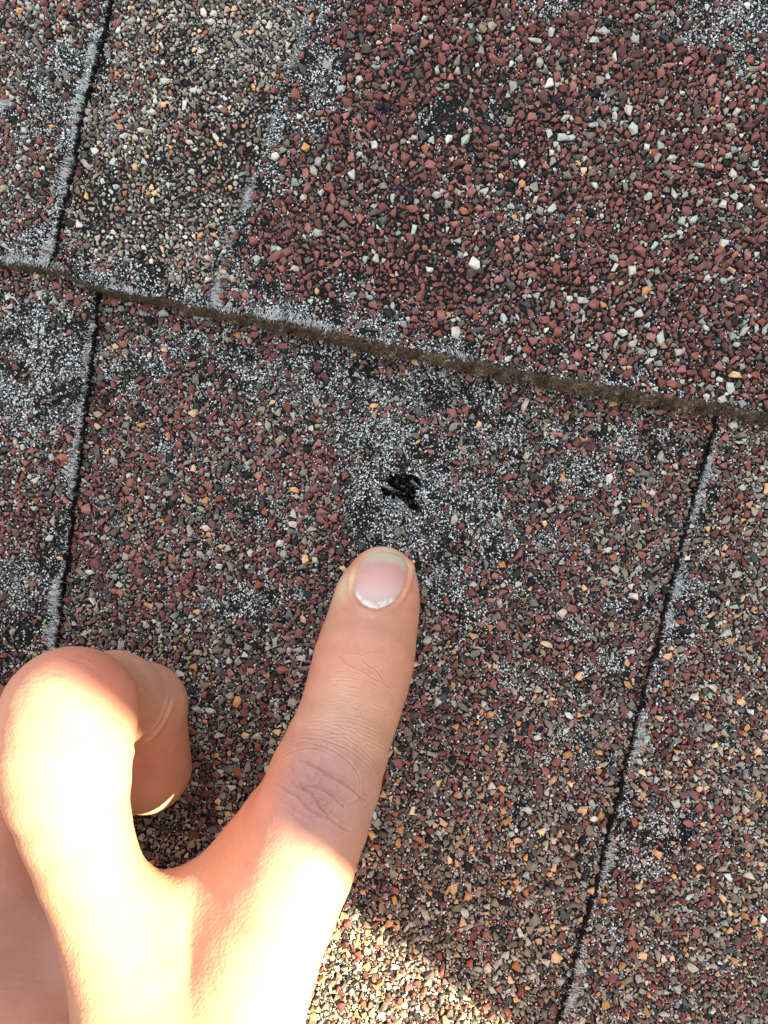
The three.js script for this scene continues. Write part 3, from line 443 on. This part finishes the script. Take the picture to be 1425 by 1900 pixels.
{
  // naive surface nets, then edges split where the photograph shows skin, every vertex put back on the surface
  const S = 1.1, o = [-112, -2, 2], nx = Math.ceil(140 / S), ny = Math.ceil(105 / S), nz = Math.ceil(290 / S), F = new Float32Array(nx * ny * nz), id = (i, j, k) => (k * ny + j) * nx + i;
  const B = 4; for (let k = 0; k < nz; k += B) for (let j = 0; j < ny; j += B) for (let i = 0; i < nx; i += B) {
    const c = sdf([o[0] + (i + 1.5) * S, o[1] + (j + 1.5) * S, o[2] + (k + 1.5) * S]), far = Math.abs(c) > S * B * 1.1 + 3;
    for (let c3 = k; c3 < Math.min(nz, k + B); c3++) for (let b = j; b < Math.min(ny, j + B); b++) for (let a = i; a < Math.min(nx, i + B); a++) F[id(a, b, c3)] = far ? c : sdf([o[0] + a * S, o[1] + b * S, o[2] + c3 * S]);
  }
  let P = [], T = []; const vid = new Int32Array(nx * ny * nz).fill(-1);
  for (let k = 0; k < nz - 1; k++) for (let j = 0; j < ny - 1; j++) for (let i = 0; i < nx - 1; i++) {
    let n = 0, sx = 0, sy = 0, sz = 0; const f = (a, b, c) => F[id(i + a, j + b, k + c)];
    const edge = (a, b, c, d, e, g) => { const u = f(a, b, c), v = f(d, e, g); if ((u < 0) !== (v < 0)) { const t = u / (u - v); sx += a + (d - a) * t; sy += b + (e - b) * t; sz += c + (g - c) * t; n++; } };
    for (const a of [0, 1]) for (const b of [0, 1]) { edge(0, a, b, 1, a, b); edge(a, 0, b, a, 1, b); edge(a, b, 0, a, b, 1); }
    if (n) { vid[id(i, j, k)] = P.length; P.push([o[0] + (i + sx / n) * S, o[1] + (j + sy / n) * S, o[2] + (k + sz / n) * S]); }
  }
  for (let k = 1; k < nz - 1; k++) for (let j = 1; j < ny - 1; j++) for (let i = 1; i < nx - 1; i++) {
    const u = F[id(i, j, k)];
    const quad = (v, a, b, c, d) => { if ((u < 0) === (v < 0)) return; if (u < 0) T.push([a, b, c], [a, c, d]); else T.push([a, c, b], [a, d, c]); };
    quad(F[id(i + 1, j, k)], vid[id(i, j - 1, k - 1)], vid[id(i, j, k - 1)], vid[id(i, j, k)], vid[id(i, j - 1, k)]);
    quad(F[id(i, j + 1, k)], vid[id(i - 1, j, k - 1)], vid[id(i - 1, j, k)], vid[id(i, j, k)], vid[id(i, j, k - 1)]);
    quad(F[id(i, j, k + 1)], vid[id(i - 1, j - 1, k)], vid[id(i, j - 1, k)], vid[id(i, j, k)], vid[id(i - 1, j, k)]);
  }
  const grad = (p) => { const e = 0.2, A = sdf([p[0] + e, p[1] - e, p[2] - e]), B1 = sdf([p[0] - e, p[1] - e, p[2] + e]), C1 = sdf([p[0] - e, p[1] + e, p[2] - e]), D1 = sdf([p[0] + e, p[1] + e, p[2] + e]), g = [A - B1 - C1 + D1, -A - B1 + C1 + D1, -A + B1 - C1 + D1], l = Math.hypot(...g) || 1; return g.map((v) => v / l); };
  const settle = (p, n = 2) => { for (let i = 0; i < n; i++) { const d = sdf(p); if (Math.abs(d) < 0.003) break; const g = grad(p); for (let c = 0; c < 3; c++) p[c] -= g[c] * d * 0.9; } };
  P.forEach((p) => settle(p));
  const isIndex = (p) => p[2] < 66 && p[0] > -30, shown = (p) => p[2] < 82 && p[0] > -80;
  for (const want of [(p) => shown(p), (p) => shown(p) && isIndex(p), (p) => p[2] < 58 && p[0] > -23 && p[1] > (p[2] < 26 ? 9 : 20 + (p[2] - 26) * 0.5)]) {
    const mids = new Map(), out = [], mid = (a, b) => {
      const key = a < b ? a * 2097152 + b : b * 2097152 + a; let m = mids.get(key); if (m !== undefined) return m;
      const p = [(P[a][0] + P[b][0]) / 2, (P[a][1] + P[b][1]) / 2, (P[a][2] + P[b][2]) / 2]; if (!want(p)) { mids.set(key, -1); return -1; }
      settle(p, 1); m = P.length; P.push(p); mids.set(key, m); return m;
    };
    for (const [a, b, c] of T) {
      const x = mid(a, b), y = mid(b, c), z = mid(c, a), n = (x >= 0) + (y >= 0) + (z >= 0);
      if (n === 3) out.push([a, x, z], [x, b, y], [z, y, c], [x, y, z]); else if (n === 0) out.push([a, b, c]);
      else if (n === 1) { if (x >= 0) out.push([a, x, c], [x, b, c]); else if (y >= 0) out.push([a, b, y], [a, y, c]); else out.push([a, b, z], [z, b, c]); }
      else { if (x < 0) out.push([a, b, y], [a, y, z], [z, y, c]); else if (y < 0) out.push([a, x, z], [x, b, c], [x, c, z]); else out.push([x, b, y], [a, x, y], [a, y, c]); }
    }
    T = out;
  }
  // colour of the skin by place, shade painted into the lower-left spot, and its creases as relief
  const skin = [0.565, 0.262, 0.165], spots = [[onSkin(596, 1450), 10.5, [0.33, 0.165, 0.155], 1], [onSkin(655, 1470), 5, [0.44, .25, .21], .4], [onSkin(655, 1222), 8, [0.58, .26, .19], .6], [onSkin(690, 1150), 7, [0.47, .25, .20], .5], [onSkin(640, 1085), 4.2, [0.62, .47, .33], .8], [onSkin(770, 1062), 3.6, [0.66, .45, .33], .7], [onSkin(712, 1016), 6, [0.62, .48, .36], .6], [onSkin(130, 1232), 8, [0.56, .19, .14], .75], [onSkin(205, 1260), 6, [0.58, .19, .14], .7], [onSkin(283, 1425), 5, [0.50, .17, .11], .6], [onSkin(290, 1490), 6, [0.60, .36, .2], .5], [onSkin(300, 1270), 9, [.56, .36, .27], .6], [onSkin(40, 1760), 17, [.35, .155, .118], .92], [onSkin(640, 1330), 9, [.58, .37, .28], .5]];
  const boxes = creases.map((c) => { const b = [1e9, 1e9, -1e9, -1e9]; for (const p of c.pts) { b[0] = Math.min(b[0], p[0] - 1.6); b[1] = Math.min(b[1], p[2] - 1.6); b[2] = Math.max(b[2], p[0] + 1.6); b[3] = Math.max(b[3], p[2] + 1.6); } return b; });
  const pos = new Float32Array(P.length * 3), col = new Float32Array(P.length * 3), uv = new Float32Array(P.length * 2);
  P.forEach((p, i) => {
    let off = 0, tint = 0; const c = skin.slice(), front = p[2] < 110 && p[0] > -80;
    if (front) {
      const wob = (vn(p[0] * 2.2, p[2] * 2.2) - 0.5) * 0.35;
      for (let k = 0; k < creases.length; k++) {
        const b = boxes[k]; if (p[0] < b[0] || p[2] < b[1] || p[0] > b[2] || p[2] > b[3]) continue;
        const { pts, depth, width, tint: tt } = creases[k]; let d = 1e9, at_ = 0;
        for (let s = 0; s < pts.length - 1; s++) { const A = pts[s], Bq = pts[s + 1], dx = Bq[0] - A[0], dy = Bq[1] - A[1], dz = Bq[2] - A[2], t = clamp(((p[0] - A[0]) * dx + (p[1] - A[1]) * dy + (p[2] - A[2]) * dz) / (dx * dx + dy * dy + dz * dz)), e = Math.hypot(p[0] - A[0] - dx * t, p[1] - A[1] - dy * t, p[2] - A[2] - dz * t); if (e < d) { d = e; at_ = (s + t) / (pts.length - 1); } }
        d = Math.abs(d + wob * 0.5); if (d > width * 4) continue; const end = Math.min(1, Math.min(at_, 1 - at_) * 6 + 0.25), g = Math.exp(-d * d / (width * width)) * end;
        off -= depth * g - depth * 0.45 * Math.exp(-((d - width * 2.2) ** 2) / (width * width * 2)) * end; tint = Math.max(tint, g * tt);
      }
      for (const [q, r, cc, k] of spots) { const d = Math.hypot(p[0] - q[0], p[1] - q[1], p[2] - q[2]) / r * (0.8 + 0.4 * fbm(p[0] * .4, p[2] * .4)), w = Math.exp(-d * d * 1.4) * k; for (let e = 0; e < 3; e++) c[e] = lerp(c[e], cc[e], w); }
      const m = (fbm(p[0] * 0.5 + 5, p[2] * 0.5) - 0.5) * 0.24 + (vn(p[0] * 2.4, p[2] * 2.4 + p[1]) - 0.5) * 0.07; c[0] *= 1 + m * 0.5; c[1] *= 1 + m; c[2] *= 1 + m;
      off += (fbm(p[0] * 0.3, p[2] * 0.3 + 30) - 0.5) * 0.16;
      if (p[2] < 26 && p[0] > -12 && p[1] > 6) {                       // the folds round the nail
        const d = nailDist(p[0], p[2]), free = sstep(11.5, 9, p[2]);
        if (d < 3) { off += d < 0 ? -0.5 * sstep(0, -0.7, d) - 0.12 : (0.42 * Math.exp(-((d - 0.75) ** 2) / 0.35) - 0.35 * Math.exp(-d * d / 0.05)) * (1 - 0.75 * free); }
      }
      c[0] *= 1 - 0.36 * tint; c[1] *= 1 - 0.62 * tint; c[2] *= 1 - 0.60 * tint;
    }
    const g = front ? grad(p) : [0, 0, 0]; for (let e = 0; e < 3; e++) { pos[i * 3 + e] = p[e] + g[e] * off; col[i * 3 + e] = c[e]; }
    uv[i * 2] = p[0] / 9; uv[i * 2 + 1] = (p[2] + p[1] * 0.5) / 9;
  });
  const pores = texture(512, (u, v) => { let h = 0.55 * tn(u, v, 26, 12) + 0.25 * tn(u, v, 60, 13); const a = Math.abs(Math.sin((u * 14 + v * 8) * Math.PI + tn(u, v, 8, 14) * 4)), b = Math.abs(Math.sin((u * 8 - v * 15) * Math.PI + tn(u, v, 8, 15) * 4)); return h * 0.8 + 0.14 * Math.sqrt(a) + 0.12 * Math.sqrt(b); });
  const base = [-0.4, 0.5, 12], root = thing('person', 'person pointing with bare left hand, index fingertip just below the black hole in shingle', 'person', base);
  const skinMat = new THREE.MeshPhysicalMaterial({ vertexColors: true, bumpMap: pores, bumpScale: 0.000065, roughness: 0.5, specularIntensity: 0.7 });
  const g = new THREE.BufferGeometry(); g.setAttribute('position', new THREE.BufferAttribute(pos, 3)); g.setAttribute('color', new THREE.BufferAttribute(col, 3)); g.setAttribute('uv', new THREE.BufferAttribute(uv, 2)); g.setIndex(T.flat()); g.computeVertexNormals();
  console.log('hand', P.length, T.length, (Date.now() - T0) / 1000);
  part('skin', g, skinMat, root);
  // the nail: a thin curved plate seated in its folds
  const np = [], ni = [], nc = [], RG = 30, SG = 72, cxz = [0, 0]; for (const p of nailXZ) { cxz[0] += p[0] / nailXZ.length; cxz[1] += p[1] / nailXZ.length; }
  const loop = new THREE.CatmullRomCurve3(nailXZ.map(([x, z]) => new THREE.Vector3(x, 0, z)), true).getSpacedPoints(SG).slice(0, SG), zTop = nailXZ.box[1], zBot = nailXZ.box[3];
  for (let r = 0; r <= RG; r++) for (let k = 0; k < SG; k++) {
    const t = r / RG, x = lerp(cxz[0], loop[k].x, t), z = lerp(cxz[1], loop[k].z, t), v = (z - zTop) / (zBot - zTop);
    const jag = (vn(x * 2.6, z * 2.6) - 0.5), edge = sstep(0.9, 1, t);
    np.push(x, surfY(x, z, 40) - 0.02 + 0.1 * (1 - t * t) - 0.42 * edge * edge , z);
    const pink = [0.53, 0.285, 0.26], tip = [0.50, 0.42, 0.32], pale = [0.53, 0.38, 0.37], white = [0.66, 0.64, 0.63];
    const ux = (x - cxz[0]) / 4.6, free = sstep(0.24 + 0.14 * ux * ux + jag * .05, 0.13 + 0.14 * ux * ux + jag * .05, v), side = sstep(0.86, 1.0, t) * sstep(0.75, 0.4, v), lun = sstep(0.5, 0.75, v), cut = sstep(0.80, 0.9, t + jag * 0.2 + (vn(x * 3.2, z * 3.2) - 0.5) * 0.2) * sstep(0.76, 0.86, v + jag * .1 - (x - cxz[0]) * 0.018);
    const c = [0, 1, 2].map((e) => lerp(lerp(lerp(lerp(pink[e], pale[e], lun * .8), tip[e], free), tip[e] * .9, side * .7), white[e], cut)); nc.push(...c);
  }
  for (let r = 0; r < RG; r++) for (let k = 0; k < SG; k++) { const a = r * SG + k, b = r * SG + (k + 1) % SG; ni.push(a, a + SG, b, b, a + SG, b + SG); }
  let ng = geoFrom(np, ni, null, nc);
  if (ng.attributes.normal.getY(SG * 5) < 0) { for (let i = 0; i < ni.length; i += 3) [ni[i + 1], ni[i + 2]] = [ni[i + 2], ni[i + 1]]; ng = geoFrom(np, ni, null, nc); }
  part('fingernail', ng, new THREE.MeshPhysicalMaterial({ vertexColors: true, roughness: 0.42, clearcoat: 0.25, clearcoatRoughness: 0.35, side: THREE.DoubleSide }), root).userData.label = 'pink fingernail with flaky white cuticle';
}
// unseen rest of the kneeling photographer, added and posed to block the hand's sky
{
  const root = scene.getObjectByName('person'), limb = (list, k) => (p) => { let d = 1e9; for (const [a, b] of list) d = smin(d, cap(p, a, b), k); return d; };
  const mesh = (f, lo, hi, S) => {
    const n = lo.map((v, i) => Math.ceil((hi[i] - v) / S) + 1), F = new Float32Array(n[0] * n[1] * n[2]), id = (i, j, k) => (k * n[1] + j) * n[0] + i, P = [], T = [], vid = new Int32Array(F.length).fill(-1);
    for (let k = 0; k < n[2]; k++) for (let j = 0; j < n[1]; j++) for (let i = 0; i < n[0]; i++) F[id(i, j, k)] = f([lo[0] + i * S, lo[1] + j * S, lo[2] + k * S]);
    for (let k = 0; k < n[2] - 1; k++) for (let j = 0; j < n[1] - 1; j++) for (let i = 0; i < n[0] - 1; i++) {
      let c = 0, sx = 0, sy = 0, sz = 0; const e = (a, b, g, d, h, l) => { const u = F[id(i + a, j + b, k + g)], v = F[id(i + d, j + h, k + l)]; if ((u < 0) !== (v < 0)) { const t = u / (u - v); sx += a + (d - a) * t; sy += b + (h - b) * t; sz += g + (l - g) * t; c++; } };
      for (const a of [0, 1]) for (const b of [0, 1]) { e(0, a, b, 1, a, b); e(a, 0, b, a, 1, b); e(a, b, 0, a, b, 1); }
      if (c) { vid[id(i, j, k)] = P.length / 3; P.push(lo[0] + (i + sx / c) * S, lo[1] + (j + sy / c) * S, lo[2] + (k + sz / c) * S); }
    }
    for (let k = 1; k < n[2] - 1; k++) for (let j = 1; j < n[1] - 1; j++) for (let i = 1; i < n[0] - 1; i++) {
      const u = F[id(i, j, k)], q = (v, a, b, c, d) => { if ((u < 0) === (v < 0)) return; if (u < 0) T.push(a, b, c, a, c, d); else T.push(a, c, b, a, d, c); };
      q(F[id(i + 1, j, k)], vid[id(i, j - 1, k - 1)], vid[id(i, j, k - 1)], vid[id(i, j, k)], vid[id(i, j - 1, k)]); q(F[id(i, j + 1, k)], vid[id(i - 1, j, k - 1)], vid[id(i - 1, j, k)], vid[id(i, j, k)], vid[id(i, j, k - 1)]); q(F[id(i, j, k + 1)], vid[id(i - 1, j - 1, k)], vid[id(i, j - 1, k)], vid[id(i, j, k)], vid[id(i - 1, j, k)]);
    }
    return geoFrom(P, T);
  };
  const sh = J(-185, 540, 560, 62), el = J(-55, 330, 480, 46), wr = J(-50, 92, 285, 34), shR = J(170, 540, 580, 62), elR = J(250, 330, 690, 48), wrR = J(190, 190, 560, 34);
  const jacket = limb([[sh, el], [el, wr], [shR, elR], [elR, wrR], [J(-100, 530, 570, 105), J(90, 530, 585, 105)], [J(-80, 520, 580, 110), J(-70, 260, 800, 130)], [J(70, 520, 590, 110), J(70, 260, 810, 130)]], 40);
  part('jacket', mesh(jacket, [-300, 20, 230], [360, 700, 990], 14), new THREE.MeshStandardMaterial({ color: new THREE.Color(0.035, 0.04, 0.055), roughness: 0.95 }), root);
  const legs = limb([[J(-150, 230, 800, 105), J(-130, 228, 84, 80)], [J(-132, 224, 88, 74), J(-160, 70, 205, 52)], [J(110, 210, 830, 100), J(190, 85, 560, 70)], [J(190, 80, 565, 66), J(160, 60, 930, 48)], [J(-100, 220, 830, 110), J(100, 220, 840, 110)]], 30);
  part('trousers', mesh(legs, [-340, -10, 20], [320, 360, 1010], 14), new THREE.MeshStandardMaterial({ color: new THREE.Color(0.05, 0.07, 0.12), roughness: 0.95 }), root);
  const shoes = limb([[J(-162, 34, 230, 32), J(-168, 28, 60, 36)], [J(160, 60, 960, 34), J(160, 30, 1010, 34)]], 14);
  part('shoes', mesh((p) => Math.max(shoes(p), 2 - p[1]), [-240, -4, 0], [220, 120, 1070], 9), new THREE.MeshStandardMaterial({ color: new THREE.Color(0.06, 0.05, 0.045), roughness: 0.8 }), root);
  const headS = limb([[J(-8, 690, 430, 78), J(-8, 640, 400, 66)], [J(-8, 660, 350, 10), J(-8, 640, 335, 12)], [J(-8, 590, 520, 56), J(-8, 670, 450, 58)], [J(-88, 670, 445, 8), J(-88, 650, 440, 14)], [J(72, 670, 445, 8), J(72, 650, 440, 14)]], 18);
  part('head', mesh(headS, [-130, 500, 290], [120, 800, 600], 9), new THREE.MeshStandardMaterial({ color: new THREE.Color(0.5, 0.29, 0.2), roughness: 0.6 }), root);
  const hairS = limb([[J(-8, 710, 450, 84), J(-8, 700, 470, 82)]], 10);
  part('hair', mesh((p) => Math.max(hairS(p), 385 - p[2] + (p[1] < 690 ? 40 : 0)), [-130, 590, 330], [120, 830, 590], 9), new THREE.MeshStandardMaterial({ color: new THREE.Color(0.05, 0.03, 0.02), roughness: 0.7 }), root);
}
console.log('granules', granules.length, 'seconds', (Date.now() - T0) / 1000);
renderer.render(scene, camera);
